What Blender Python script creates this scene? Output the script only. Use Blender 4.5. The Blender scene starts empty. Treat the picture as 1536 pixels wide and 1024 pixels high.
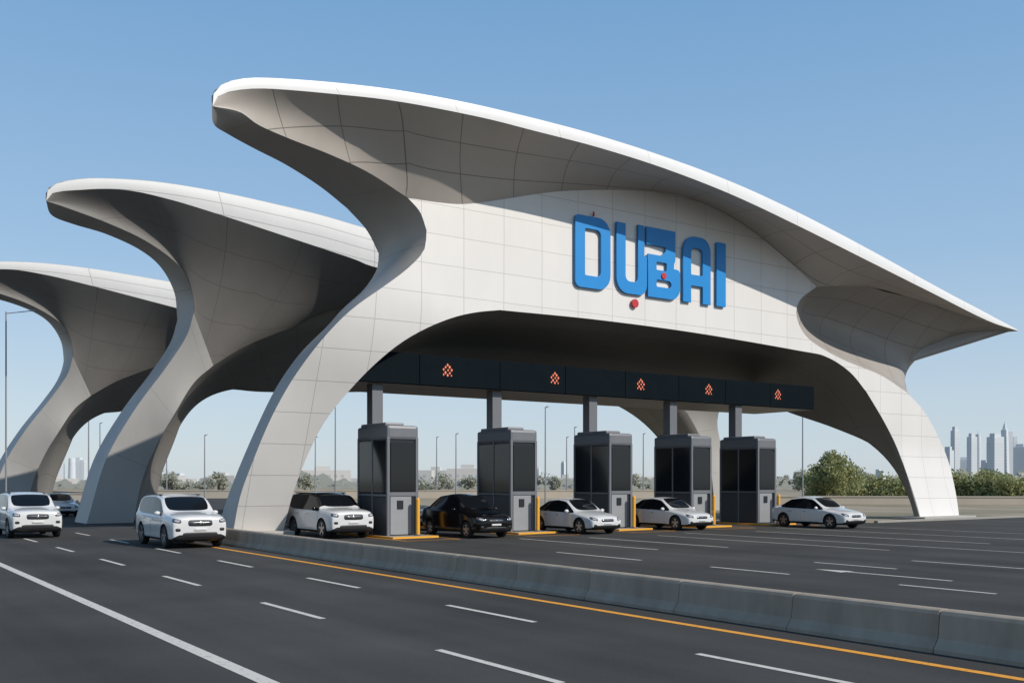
import bpy, bmesh, math, random
import numpy as np
from mathutils import Vector, Matrix
from mathutils.bvhtree import BVHTree
from mathutils.geometry import tessellate_polygon
random.seed(7)
S=bpy.context.scene
COL=S.collection
S.view_settings.view_transform='Standard'
try: S.view_settings.look='None'
except Exception: pass
S.view_settings.exposure=0

# ------------------------------------------------------------------ materials
def mat_new(name):
    m=bpy.data.materials.new(name); m.use_nodes=True
    nt=m.node_tree; b=nt.nodes.get('Principled BSDF')
    return m,nt,b
def plain(name,col,rough=.5,metal=0,coat=0,emis=None,es=0,noise=0.0,nscale=3.0,bump=0.0,spec=None):
    m,nt,b=mat_new(name)
    b.inputs['Base Color'].default_value=(*col,1)
    b.inputs['Roughness'].default_value=rough
    b.inputs['Metallic'].default_value=metal
    b.inputs['Coat Weight'].default_value=coat
    if spec is not None: b.inputs['Specular IOR Level'].default_value=spec
    if emis:
        b.inputs['Emission Color'].default_value=(*emis,1); b.inputs['Emission Strength'].default_value=es
    if noise>0 or bump>0:
        tc=nt.nodes.new('ShaderNodeTexCoord'); n=nt.nodes.new('ShaderNodeTexNoise')
        n.inputs['Scale'].default_value=nscale; n.inputs['Detail'].default_value=6
        nt.links.new(tc.outputs['Object'],n.inputs['Vector'])
        mx=nt.nodes.new('ShaderNodeMix'); mx.data_type='RGBA'
        mx.inputs['A'].default_value=(*[c*(1-noise) for c in col],1)
        mx.inputs['B'].default_value=(*[min(1,c*(1+noise)) for c in col],1)
        nt.links.new(n.outputs['Fac'],mx.inputs['Factor'])
        nt.links.new(mx.outputs['Result'],b.inputs['Base Color'])
        if bump>0:
            bp=nt.nodes.new('ShaderNodeBump'); bp.inputs['Strength'].default_value=bump
            nt.links.new(n.outputs['Fac'],bp.inputs['Height']); nt.links.new(bp.outputs['Normal'],b.inputs['Normal'])
    return m
def panel(name,col,bw,rh,mortar=.03,dark=.45,var=.04,off=.0,rough=.45,stain=.10,warp=.012,bump=.25):
    m,nt,b=mat_new(name); L=nt.links.new
    uv=nt.nodes.new('ShaderNodeUVMap')
    tc=nt.nodes.new('ShaderNodeTexCoord')
    wn=nt.nodes.new('ShaderNodeTexNoise'); wn.inputs['Scale'].default_value=.35; wn.inputs['Detail'].default_value=2
    L(uv.outputs['UV'],wn.inputs['Vector'])
    sub=nt.nodes.new('ShaderNodeVectorMath'); sub.operation='SUBTRACT'; sub.inputs[1].default_value=(.5,.5,.5)
    L(wn.outputs['Color'],sub.inputs[0])
    sc=nt.nodes.new('ShaderNodeVectorMath'); sc.operation='SCALE'; sc.inputs['Scale'].default_value=warp*4
    L(sub.outputs[0],sc.inputs[0])
    ad=nt.nodes.new('ShaderNodeVectorMath'); ad.operation='ADD'
    L(uv.outputs['UV'],ad.inputs[0]); L(sc.outputs[0],ad.inputs[1])
    br=nt.nodes.new('ShaderNodeTexBrick')
    br.inputs['Scale'].default_value=1; br.inputs['Brick Width'].default_value=bw; br.inputs['Row Height'].default_value=rh
    br.inputs['Mortar Size'].default_value=mortar; br.inputs['Mortar Smooth'].default_value=.3; br.offset=off
    br.inputs['Color1'].default_value=(*[c*(1-var) for c in col],1)
    br.inputs['Color2'].default_value=(*[min(1,c*(1+var)) for c in col],1)
    br.inputs['Mortar'].default_value=(*[c*dark for c in col],1)
    L(ad.outputs[0],br.inputs['Vector'])
    n=nt.nodes.new('ShaderNodeTexNoise'); n.inputs['Scale'].default_value=.5; n.inputs['Detail'].default_value=8; n.inputs['Roughness'].default_value=.65
    mp=nt.nodes.new('ShaderNodeMapping'); mp.inputs['Scale'].default_value=(1,1,.35)
    L(tc.outputs['Object'],mp.inputs['Vector']); L(mp.outputs[0],n.inputs['Vector'])
    mr=nt.nodes.new('ShaderNodeMapRange'); mr.inputs['From Min'].default_value=.3; mr.inputs['From Max'].default_value=.7
    mr.inputs['To Min'].default_value=1-stain; mr.inputs['To Max'].default_value=1.0
    L(n.outputs['Fac'],mr.inputs['Value'])
    mu=nt.nodes.new('ShaderNodeVectorMath'); mu.operation='SCALE'
    L(br.outputs['Color'],mu.inputs[0]); L(mr.outputs[0],mu.inputs['Scale'])
    L(mu.outputs[0],b.inputs['Base Color'])
    b.inputs['Roughness'].default_value=rough
    bp=nt.nodes.new('ShaderNodeBump'); bp.inputs['Strength'].default_value=bump; bp.inputs['Distance'].default_value=.03
    inv=nt.nodes.new('ShaderNodeMath'); inv.operation='SUBTRACT'; inv.inputs[0].default_value=1
    L(br.outputs['Fac'],inv.inputs[1]); L(inv.outputs[0],bp.inputs['Height']); L(bp.outputs['Normal'],b.inputs['Normal'])
    return m

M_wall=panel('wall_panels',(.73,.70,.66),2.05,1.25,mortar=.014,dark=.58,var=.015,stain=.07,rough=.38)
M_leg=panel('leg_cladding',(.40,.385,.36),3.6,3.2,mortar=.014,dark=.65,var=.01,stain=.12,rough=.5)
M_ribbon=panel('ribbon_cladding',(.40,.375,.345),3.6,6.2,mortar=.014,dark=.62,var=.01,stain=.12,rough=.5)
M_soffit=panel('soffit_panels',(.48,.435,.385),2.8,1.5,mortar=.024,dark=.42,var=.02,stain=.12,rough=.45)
M_rim=panel('rim_cladding',(.80,.785,.76),5.0,6.0,mortar=.015,dark=.65,var=.01,stain=.05,rough=.4)
M_rim2=panel('layered_rim',(.62,.61,.585),9.0,.62,mortar=.025,dark=.55,var=.03,stain=.08,rough=.45)
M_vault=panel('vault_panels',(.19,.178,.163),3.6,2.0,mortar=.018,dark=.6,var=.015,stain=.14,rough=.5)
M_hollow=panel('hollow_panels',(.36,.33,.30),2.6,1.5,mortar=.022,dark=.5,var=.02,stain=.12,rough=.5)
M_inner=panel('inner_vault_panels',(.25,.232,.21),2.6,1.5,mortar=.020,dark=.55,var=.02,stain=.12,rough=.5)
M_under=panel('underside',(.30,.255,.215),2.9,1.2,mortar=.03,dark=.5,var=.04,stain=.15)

# ------------------------------------------------------------------ helpers
def link(o): COL.objects.link(o); return o
def thing(name,label,category,loc=(0,0,0),group=None,rz=0):
    e=bpy.data.objects.new(name,None); e.empty_display_size=.3; e.location=loc; e.rotation_euler=(0,0,rz)
    e['label']=label; e['category']=category
    if group: e['group']=group
    return link(e)
def mk(name,verts,faces,mat,parent=None,smooth=False,loc=(0,0,0),uvs=None):
    me=bpy.data.meshes.new(name); me.from_pydata([tuple(v) for v in verts],[],faces); me.update()
    if mat: me.materials.append(mat)
    if uvs is not None:
        ul=me.uv_layers.new(name='UVMap')
        for lp in me.loops: ul.data[lp.index].uv=uvs[lp.vertex_index]
    if smooth:
        for p in me.polygons: p.use_smooth=True
    o=bpy.data.objects.new(name,me); o.location=loc
    if parent: o.parent=parent
    return link(o)
def from_bm(name,bm,mat,parent=None,smooth=False,loc=(0,0,0),mats=None):
    me=bpy.data.meshes.new(name); bm.to_mesh(me); bm.free()
    for m in (mats or [mat]): me.materials.append(m)
    if smooth:
        for p in me.polygons: p.use_smooth=True
    o=bpy.data.objects.new(name,me); o.location=loc
    if parent: o.parent=parent
    return link(o)
def add_box(bm,x0,x1,y0,y1,z0,z1,bev=0,mi=0):
    b2=bmesh.new(); bmesh.ops.create_cube(b2,size=1)
    for v in b2.verts: v.co=Vector(((x0+x1)/2+v.co.x*(x1-x0),(y0+y1)/2+v.co.y*(y1-y0),(z0+z1)/2+v.co.z*(z1-z0)))
    if bev>0: bmesh.ops.bevel(b2,geom=b2.edges[:],offset=bev,segments=2,affect='EDGES',profile=.6)
    for f in b2.faces: f.material_index=mi
    t=bpy.data.meshes.new('t'); b2.to_mesh(t); b2.free(); bm.from_mesh(t); bpy.data.meshes.remove(t)
def box(name,x0,x1,y0,y1,z0,z1,mat,parent=None,bev=0,loc=(0,0,0)):
    bm=bmesh.new(); add_box(bm,x0,x1,y0,y1,z0,z1,bev); return from_bm(name,bm,mat,parent,loc=loc)
def add_cyl(bm,p0,p1,r0,r1,seg=10):
    p0=Vector(p0);p1=Vector(p1);d=p1-p0;L=d.length
    q=d.to_track_quat('Z','Y').to_matrix().to_4x4()
    bmesh.ops.create_cone(bm,cap_ends=True,segments=seg,radius1=r0,radius2=r1,depth=L,matrix=Matrix.Translation((p0+p1)/2)@q)
def cyl(name,p0,p1,r0,r1,mat,parent=None,seg=12,loc=(0,0,0)):
    bm=bmesh.new(); add_cyl(bm,p0,p1,r0,r1,seg); return from_bm(name,bm,mat,parent,smooth=False,loc=loc)
def resample(pts,n):
    P=[Vector(p) for p in pts]
    if len(P)==1: return [P[0].copy() for _ in range(n)]
    if len(P)>2:
        d=[]
        for i in range(len(P)-1):
            a=P[i-1] if i>0 else P[i]*2-P[i+1]
            b,c=P[i],P[i+1]
            e=P[i+2] if i+2<len(P) else P[i+1]*2-P[i]
            for k in range(10):
                t=k/10
                d.append(.5*((2*b)+(c-a)*t+(2*a-5*b+4*c-e)*t*t+(3*b-a-3*c+e)*t**3))
        d.append(P[-1])
    else: d=P
    cum=[0]
    for i in range(1,len(d)): cum.append(cum[-1]+(d[i]-d[i-1]).length)
    T=cum[-1]; out=[]; j=0
    for k in range(n):
        s=T*k/(n-1)
        while j<len(d)-2 and cum[j+1]<s: j+=1
        L=cum[j+1]-cum[j]
        t=(s-cum[j])/L if L>1e-9 else 0
        out.append(d[j].lerp(d[j+1],min(1,max(0,t))))
    return out
def chain(*segs):
    out=[]
    for p,n in segs:
        r=resample(p,n); out+=r[1:] if out else r
    return out
def bulged(a,b,m,bul,taper=3.0):
    a=Vector(a);b=Vector(b);w=(b-a).length
    return [a.lerp(b,j/m)+Vector(bul)*math.sin(math.pi*j/m)*min(1,w/taper) for j in range(m+1)]
def grid_mesh(name,G,mat,parent,uvxz=False):
    N=len(G);m=len(G[0])-1;V=[];U=[];cu=0
    for i in range(N):
        if i: cu+=((G[i][0]-G[i-1][0]).length+(G[i][m]-G[i-1][m]).length)/2
        cv=0
        for j in range(m+1):
            p=G[i][j]
            if j: cv+=(p-G[i][j-1]).length
            V.append(p); U.append((p.x,p.z) if uvxz else (cu,cv))
    F=[]
    for i in range(N-1):
        for j in range(m):
            k=i*(m+1)+j; F.append((k,k+1,k+m+2,k+m+1))
    return mk(name,V,F,mat,parent,smooth=True,uvs=U)
def strip(name,segs,m,mat,parent,bulge=(0,0,0),uvxz=False,relax=0,taper=3.0):
    A=[];B=[]
    for a,b,n in segs:
        ra=resample(a,n); rb=resample(b,n)
        if A: ra=ra[1:]; rb=rb[1:]
        A+=ra;B+=rb
    G=[bulged(a,b,m,bulge,taper) for a,b in zip(A,B)]
    N=len(G)
    for _ in range(relax):
        H=[[p.copy() for p in r] for r in G]
        for i in range(1,N-1):
            for j in range(1,m):
                H[i][j]=G[i][j]*.4+(G[i-1][j]+G[i+1][j])*.3
        G=H
    return grid_mesh(name,G,mat,parent,uvxz)
def coons_grid(top,bot,left,right):
    T=np.array([tuple(p) for p in top]);B=np.array([tuple(p) for p in bot]);Lf=np.array([tuple(p) for p in left]);R=np.array([tuple(p) for p in right])
    nu=len(T);nv=len(R)
    G=np.zeros((nu,nv,3))
    for i in range(nu):
        u=i/(nu-1)
        for j in range(nv):
            v=j/(nv-1)
            G[i,j]=(1-v)*T[i]+v*B[i]+(1-u)*Lf[j]+u*R[j]-((1-u)*((1-v)*Lf[0]+v*Lf[-1])+u*((1-v)*R[0]+v*R[-1]))
    return G
def lap(G):
    H=G.copy(); H[1:-1,1:-1]=.15*(G[:-2,1:-1]+G[2:,1:-1]+G[1:-1,:-2]+G[1:-1,2:])+G[1:-1,1:-1]*.4; return H
def to_vec(G): return [[Vector(G[i,j]) for j in range(G.shape[1])] for i in range(G.shape[0])]
def xyz(s,Vs):
    n=[float(q)/100 for q in s.split()]
    pts=[(n[2*i],n[2*i+1]) for i in range(len(n)//2)]
    if not isinstance(Vs,(list,tuple)): Vs=[Vs]*len(pts)
    return [(p[0],v,p[1]) for p,v in zip(pts,Vs)]

# ------------------------------------------------------------------ canopy one
rt=[(10.86,33,14.66),(10.90,33,15.08),(11.16,33,15.44),(11.75,33,15.76),(12.73,33,16.03),(15.20,33,16.43),(17.88,33,16.74),(20.80,33,16.92),(23.99,33,16.98),(27.49,33,16.94),(31.36,33,16.74),(35.65,33,16.34),(40.43,33,15.62),(45.79,33,14.60),(51.85,33,13.33),(56.58,33,12.40),(60.71,33,11.58)]
rb=[(10.86,33,14.66),(11.02,33,15.0),(11.55,33,15.32),(12.73,33,15.66),(15.20,33,16.02),(17.88,33,16.32),(21.41,33,16.48),(23.99,33,16.47),(27.49,33,16.43),(31.36,33,16.21),(35.65,33,15.74),(40.43,33,14.95),(45.79,33,13.96),(51.85,33,12.84),(57.30,33,11.84),(60.71,33,11.50)]
Sr=xyz("1189 1478 1268 1458 1398 1447 1580 1441 1776 1425 1987 1377 2138 1382 2269 1397 2474 1452 2728 1523 2999 1577 3290 1619 3556 1633 3840 1590 4091 1512 4328 1408 4550 1300 4940 1336 5298 1296 5686 1217 6071 1146",
  [33.3,33.6,34.0,34.6,35.3,36,36,36,36,36,36,36,36,36,36,36,36,35.6,35,34,33])
Fr=xyz("1402 22 1405 164 1434 310 1476 466 1534 609 1606 738 1686 844 1763 920 1875 1004 1987 1092 2062 1175 2074 1259 2043 1329",
  [40,39.3,38.6,37.9,37.3,36.7,36.3,36.1,36,36,36,36,36])
Br=xyz("1616 16 1625 162 1654 312 1702 460 1777 582 1866 695 1967 788 2080 858 2203 912 2319 945 2439 966 2999 974 3649 966 4410 936 4636 919 4843 847 4995 741 5153 585 5283 431 5350 253 5392 94 5378 -11",
  [40,39.3,38.6,37.9,37.3,36.7,36.3,36.1]+[36]*11+[35.7,35.4,35])
Lr=xyz("4550 1300 4410 1212 4383 1118 4483 1007 4765 917 5121 848 5382 760 5653 898 5792 1005 5934 1096 6096 1138",
  [36,36,36,36,36,36,36,38,38.5,38,36])[:10]+[(60.2,35.2,11.45),(60.71,33,11.48)]
Or=[Lr[6]]+xyz("5552 659 5692 521 5814 358 5828 171 5780 -20",[36,36,36,35.6,35])
Gr=xyz("1409 14 1422 104 1469 259 1538 456 1618 627 1711 772 1825 894 1899 981 1985 1065 2050 1161 2060 1236 1976 1317 1858 1383 1692 1422 1508 1450 1330 1450 1195 1440 1110 1430",
  [42,41.8,41.5,41,40.8,40.5,40.3,40.2,40,40,40,39.5,39,38,37,35.8,34.6,33.6])+[(10.86,33,14.66)]
backV=[33,33.2,33.6,34.2,35.0,37.2,39.8,42,43,43,43,43,43,42,40,37,33]
backT=[(p[0],v,p[2]-min(1,(v-33)*.12)) for p,v in zip(rt,backV)]
def sm(t): t=max(0,min(1,t)); return t*t*(3-2*t)
Bb=[(p[0],p[1]+(2 if p[0]<30 else .4)+(5 if p[0]<30 else 6.6)*sm((p[2]-(1.5 if p[0]<30 else 2.6))/(8 if p[0]<30 else 7)),p[2]-1.35*sm((p[2]-4)/5.5)) for p in Br]

c1=thing('toll_canopy','sweeping white panelled concrete canopy carrying the blue city sign','canopy')
strip('roof_rim',[(rt,rb,120)],4,M_rim,c1,bulge=(0,-.12,0))
strip('roof_deck',[(rt,backT,90)],8,M_rim,c1,bulge=(0,0,1.0),taper=8)
strip('leg_front',[(Fr[:12],Br[:11],40)],8,M_wall,c1,uvxz=True)
knee=[Fr[11],Fr[12],Sr[5]]
top=resample(knee,10)[:-1]+resample(Sr[5:17],80)[:-1]+resample(Lr[:7],40)
bot=resample(Br[10:17],70)
poly=top+bot[::-1]
pv=[Vector((p.x,p.z,0)) for p in poly]
tris=tessellate_polygon([pv])
mk('front_wall',poly,[tuple(t) for t in tris],M_wall,c1,uvs=[(p.x,p.z) for p in poly])
strip('leg_front',[(Or,Br[16:],26)],8,M_wall,c1,uvxz=True)
tip=rb[0]
Sh=[tip]+Sr[:6]
T=chain((rb[:6],50),(rb[5:13],80),(rb[12:],34)); B=chain((Sh,50),(Sr[5:17],80),(Sr[16:],34))
g2=coons_grid(T,B,[tip]*13,[rb[-1]]*13)
for _ in range(60): g2=lap(g2)
for i in range(len(T)):
    w=(Vector(T[i])-Vector(B[i])).length
    for j in range(13): g2[i,j]+=np.array((0,.22,.16))*math.sin(math.pi*j/12)*min(1,w/3)
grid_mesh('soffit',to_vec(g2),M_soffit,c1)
# side of the leg that curls up into the horn, one smooth sheet
A=chain((Fr[:12],44),(knee,10),(Sh[::-1],50)); Bq=chain((Gr[:11],44),(Gr[10:13],10),(Gr[12:],50))
GG=[[a.lerp(b,j/10) for j in range(11)] for a,b in zip(A,Bq)]
g4=np.array([[tuple(p) for p in r] for r in GG])
for _ in range(120): g4=lap(g4)
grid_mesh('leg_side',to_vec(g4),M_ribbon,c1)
# recess under the right wing
Mtop=[Sr[16],(46.3,35.95,13.17),Sr[17],(51,35.4,13.2)]+Sr[18:]
lt=resample(Lr[:7],40)+resample(Lr[6:],31)[1:]
g3=coons_grid(resample(Mtop,70),lt,[Sr[16]]*15,[Sr[-1]]*15)
for _ in range(300): g3=lap(g3)
for i in range(70):
    for j in range(15):
        g3[i,j]+=np.array((.1,2.2,.1))*math.sin(math.pi*(j/14)**.9)*max(0,math.sin(math.pi*min(1,(i/69)*1.35)**.8))
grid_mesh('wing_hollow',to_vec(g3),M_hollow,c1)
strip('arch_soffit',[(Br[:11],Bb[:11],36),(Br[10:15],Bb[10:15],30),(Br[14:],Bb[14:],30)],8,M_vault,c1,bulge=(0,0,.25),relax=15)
Ob=[Lr[7],(56.2,38.3,6.6),(57,37.6,5.2),(58.0,37,3.6),(58.3,36.4,1.7),(57.8,35.6,-.2)]
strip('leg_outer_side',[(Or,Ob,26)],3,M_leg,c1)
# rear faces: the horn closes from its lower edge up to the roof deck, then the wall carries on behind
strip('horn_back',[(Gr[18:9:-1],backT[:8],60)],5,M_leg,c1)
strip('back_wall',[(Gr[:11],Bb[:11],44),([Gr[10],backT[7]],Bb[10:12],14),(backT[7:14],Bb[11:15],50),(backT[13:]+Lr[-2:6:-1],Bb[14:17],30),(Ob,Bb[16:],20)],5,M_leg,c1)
M_foot=plain('footing_concrete',(.38,.36,.33),.85,noise=.15,nscale=2)
box('footing',13.3,16.35,39.2,43.2,0,.22,M_foot,c1,.05)
box('footing',53.2,58.6,34.4,36.6,0,.18,M_foot,c1,.05)

# ------------------------------------------------------------------ rear canopies
def rear(dx,dy,fz,full,label):
    def sh(L): return [(p[0]+dx,p[1]+dy,p[2]*fz) for p in L]
    rt2=[(9.12,52,15.60)]+xyz("916 1608 950 1648 1034 1683 1156 1711 1411 1739 1716 1742 2006 1729 2315 1707 2644 1669",52)+[(32,52,16.3),(39,52,15.5),(47,52,14.3),(54,52,12.9),(60.5,52,11.6)]
    rb2=[(9.12,52,15.60),(9.35,52,15.98)]+xyz("1004 1624 1250 1671 1477 1662 1752 1622 2006 1578 2275 1531 2518 1488 2678 1455",52)+[(32,52,14.2),(39,52,13.7),(47,52,13),(54,52,12.1),(60.5,52,11.45)]
    C2=[(14.4,57,0)]+xyz("1486 232 1554 434 1634 599 1736 770 1848 877 2041 1004 2324 1136 2712 1313",[57,56.5,56,56,56,56,56,56])+[(33,56,13.3),(40,56,12.2),(46,56,10.9),(50.5,56,9.6)]
    C2b=[(50.5,56,9.6),(54.5,56,8.2),(56.6,56,6),(57.9,56,3.4),(58.4,56,0)]
    A2p=[(11.99,60.0,0),(12.98,60.0,3.45),(14.30,59.5,6.10),(15.82,59.0,8.42),(16.80,58.5,10.16),(17.07,58.0,11.45),(16.77,57.5,12.86),(15.90,57.0,14.10),(14.49,56.0,14.73),(12.55,55.0,15.10),(10.73,54.0,15.15),(9.55,53.0,15.2),(9.12,52.0,15.60)]
    A2=[(p[0],p[1]-3,p[2]) for p in A2p[:6]]
    S2=[(9.12,52,15.60),(10.2,52.4,15.50),(12.2,53.1,15.22),(14.2,53.7,14.72),(16.0,54.3,13.85),(17.15,54.8,12.7),A2[5]]
    B2=[(16.62,61,0),(17.21,62.0,2.33),(18.09,62.0,4.77),(18.81,62.0,6.62),(19.63,62.0,7.68),(21.73,62.0,8.04),(24.46,62.0,8.01),(33,62,8.5),(42,62,9.3),(50,61,9.0)]
    B2b=[(50,61,9.0),(54.2,60,7.9),(56.3,59,5.8),(57.6,58.5,3.2),(58.2,58.5,0)]
    O2=[(60.5,52,11.45),(58.3,54,9.4),(58.2,55.5,7.3),(59.1,56,5),(59.5,56,2.6),(59.6,56,0)]
    bv=[52,52.2,52.6,53.4,54.6,56.4,58.6,60.2,61]+[61]*4+[58,52]
    if not full:
        rt2=rt2[:11]+[(36,52.5,15.8),(39,54,15.2)]; rb2=rb2[:11]+[(36,52.5,14.2),(39,54,15.1)]
        C2=C2[:10]+[(37,56,13.8),(39,56,15)]; B2=B2[:6]+[(24.5,62,8.6),(30,62,10.6),(36,61,13),(39,58,15)]
        bv=[52,52.2,52.6,53.4,54.6,56.4,58.6,60.2,61,61,61,60,58]
    bt2=[(p[0],v,p[2]-min(1,(v-52)*.12)) for p,v in zip(rt2,bv)]
    O2b=[(p[0]-.2,p[1]+2.6,p[2]) for p in O2]
    rt2,rb2,C2,C2b,A2p,A2,S2,B2,B2b,O2,O2b,bt2=map(sh,(rt2,rb2,C2,C2b,A2p,A2,S2,B2,B2b,O2,O2b,bt2))
    c2=thing('canopy',label,'canopy',group='row of wing shaped canopies')
    strip('roof_rim',[(rt2,rb2,100)],5,M_rim2,c2,bulge=(0,-.1,0))
    strip('roof_deck',[(rt2,bt2,80)],4,M_rim,c2,bulge=(0,0,.3))
    T=chain((rb2[:5],50),(rb2[4:7],18),(rb2[6:],60)); B=chain((S2,50),([A2[5],C2[5]],18),(C2[5:],60))
    g=coons_grid(T,B,[rb2[0]]*19,resample([rb2[-1],C2[-1]],19))
    for _ in range(350): g=lap(g)
    n=len(T)
    for i in range(n):
        w=(Vector(T[i])-Vector(B[i])).length
        for j in range(19): g[i,j]+=np.array((0,.7,.25))*math.sin(math.pi*j/18)*min(1,w/5)*(1-i/(n-1))
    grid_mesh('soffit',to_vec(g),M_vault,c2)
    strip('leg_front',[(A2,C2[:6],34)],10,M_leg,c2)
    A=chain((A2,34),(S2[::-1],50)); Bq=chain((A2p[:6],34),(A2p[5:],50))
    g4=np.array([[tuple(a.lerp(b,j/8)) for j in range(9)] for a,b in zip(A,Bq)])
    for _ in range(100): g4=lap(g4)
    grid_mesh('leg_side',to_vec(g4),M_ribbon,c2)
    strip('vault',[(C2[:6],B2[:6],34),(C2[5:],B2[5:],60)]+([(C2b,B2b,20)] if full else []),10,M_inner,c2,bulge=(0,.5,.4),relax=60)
    if full:
        strip('leg_front',[(O2,C2b,24)],6,M_leg,c2)
        strip('leg_outer_side',[(O2,O2b,24)],3,M_leg,c2)
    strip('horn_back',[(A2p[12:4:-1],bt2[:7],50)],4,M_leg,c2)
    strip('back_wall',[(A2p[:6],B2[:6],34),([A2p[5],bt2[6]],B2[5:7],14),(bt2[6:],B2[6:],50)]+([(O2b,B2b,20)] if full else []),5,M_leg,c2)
rear(0,0,1.0,True,'curved grey concrete canopy with layered white rim on flared legs')
rear(-2.2,20,.955,False,'third curved grey concrete canopy with a pale rim')
def copy_thing(root,loc,rz=None,label=None):
    r=root.copy(); r.location=loc
    if rz is not None: r.rotation_euler=(0,0,rz)
    if label: r['label']=label
    COL.objects.link(r)
    for ch in root.children:
        k=ch.copy(); k.parent=r; COL.objects.link(k)
        for g in ch.children:
            kk=g.copy(); kk.parent=k; COL.objects.link(kk)
    return r

# ------------------------------------------------------------------ sign letters
M_blue=plain('sign_blue',(.003,.225,.58),.4,noise=.08,nscale=1)
M_red=plain('sign_red',(.50,.02,.03),.4)
sg=thing('city_name_sign','blue raised lettering reading DUBAI with red dots on white wall','sign',loc=(0,0,0))
def arc(cx,cy,r,a0,a1,n=6): return [(cx+r*math.cos(math.radians(a0+(a1-a0)*i/n)),cy+r*math.sin(math.radians(a0+(a1-a0)*i/n))) for i in range(n+1)]
def rr(x0,y0,x1,y1,bl,br,tr,tl):
    return arc(x0+bl,y0+bl,bl,180,270)+arc(x1-br,y0+br,br,270,360)+arc(x1-tr,y1-tr,tr,0,90)+arc(x0+tl,y1-tl,tl,90,180)
def glyph(name,loops,mat=M_blue,z=35.89,ext=.04):
    cu=bpy.data.curves.new(name,'CURVE'); cu.dimensions='2D'; cu.fill_mode='BOTH'; cu.extrude=ext; cu.bevel_depth=.006
    for lp in loops:
        sp=cu.splines.new('POLY'); sp.points.add(len(lp)-1)
        for q,(x,y) in zip(sp.points,lp): q.co=(x,y,0,1)
        sp.use_cyclic_u=True
    to=bpy.data.objects.new('tmp',cu); COL.objects.link(to); bpy.context.view_layer.update()
    dg=bpy.context.evaluated_depsgraph_get(); me=bpy.data.meshes.new_from_object(to.evaluated_get(dg))
    bpy.data.objects.remove(to)
    for v in me.vertices: x,y,zz=v.co; v.co=(x,z-zz,y)
    me.materials.clear(); me.materials.append(mat); me.name=name
    o=bpy.data.objects.new(name,me); o.parent=sg; return link(o)
b0=11.12; t0=14.40; st=.56
glyph('letter_d',[rr(28.42,b0,30.5,t0,.3,.7,.7,.2),rr(28.42+st,b0+st,30.5-st,t0-st,.08,.26,.26,.08)])
ux0,ux1=30.88,32.78
glyph('letter_u',[[(ux0,t0)]+arc(ux0+.7,b0+.7,.7,180,270)+arc(ux1-.5,b0+.5,.5,270,360)+[(ux1,13.0),(ux1-.17,13.0),(ux1-.17,14.45),(ux1-.55,14.45)]+arc(ux1-.83,b0+.85,.28,0,-90,4)+arc(ux0+.83,b0+.85,.28,270,180,4)+[(ux0+.55,t0)]])
glyph('letter_b',[[(32.86,b0)]+arc(34.35,b0+.62,.62,270,360)+arc(34.75,12.42,.2,0,60,3)+[(34.55,12.62)]+arc(34.3,13.1,.35,-40,0,2)+[(34.65,14.45),(32.76,14.45),(32.76,13.62),(34.02,13.62),(34.02,13.42),(33.75,13.16),(32.86,13.16)],
   rr(33.40,b0+.52,34.4,12.0,.08,.2,.2,.08),rr(33.40,12.45,34.08,12.85,.04,.06,.06,.04)])
ax0,ax1=35.18,37.08
glyph('letter_a',[[(ax0,b0)]+[(ax0+st-.02,b0),(ax0+st-.02,b0+.85),(ax1-st+.02,b0+.85),(ax1-st+.02,b0),(ax1,b0)]+arc(ax1-.65,t0-.65,.65,0,90)+arc(ax0+.8,t0-.8,.8,90,180),rr(ax0+st-.02,b0+1.38,ax1-st+.02,t0-.56,.06,.06,.25,.3)])
glyph('letter_i',[rr(37.52,b0,38.17,t0-.05,.06,.06,.06,.06)])
glyph('red_dot',[arc(32.05,10.70,.20,0,345,18)],M_red)
glyph('red_dot',[arc(33.86,12.2,.15,0,340,16)],M_red,z=35.82,ext=.02)
glyph('red_accent',[[(29.5,14.46),(29.54,14.46),(29.53,14.66),(29.51,14.66)]],M_red)

# ------------------------------------------------------------------ gantry
M_gblack=plain('gantry_black',(.005,.009,.012),.75,noise=.2,nscale=2,spec=.04)
M_grey=plain('steel_grey',(.14,.145,.155),.5,metal=.2,noise=.08,nscale=4)
M_orange=plain('lamp_orange',(.5,.12,.06),.5,emis=(1,.26,.14),es=.45)
g=thing('toll_gantry','long black gantry with orange lane symbols above toll booths','gantry')
box('gantry_box',17.8,46.8,37.3,41.6,6.34,7.66,M_gblack,g)
V=[(17.8,37.3,6.333),(46.8,37.3,6.333),(46.8,41.6,6.333),(17.8,41.6,6.333)]
mk('underside',V,[(0,1,2,3)],M_under,g,uvs=[(v[0],v[1]) for v in V])
cuts=[17.8,21.1,25.2,28.9,32.6,36.2,39.6,43.1,46.8]
for i in range(8):
    box('sign_panel',cuts[i]+.015,cuts[i+1]-.015,37.2,37.32,6.36,7.64,M_gblack,g,bev=.01)
for X in [22.47,28.27,33.6,38.33,43.71]:
    bm=bmesh.new()
    for dx,dz,s in [(.0,.25,.06),(-.10,.15,.055),(.10,.16,.065),(-.20,.05,.055),(.20,.04,.06),(.02,.03,.05),(-.11,-.08,.065),(.11,-.09,.055),(.0,-.19,.06),(-.2,-.17,.045),(.19,-.2,.04)]:
        vs=[bm.verts.new((X+dx+a*s,37.185,7.02+dz+b*s)) for a,b in [(0,1.25),(.9,.1),(.1,-1.2),(-.9,-.05)]]
        bm.faces.new(vs)
    from_bm('lane_symbol',bm,M_orange,g)

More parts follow.
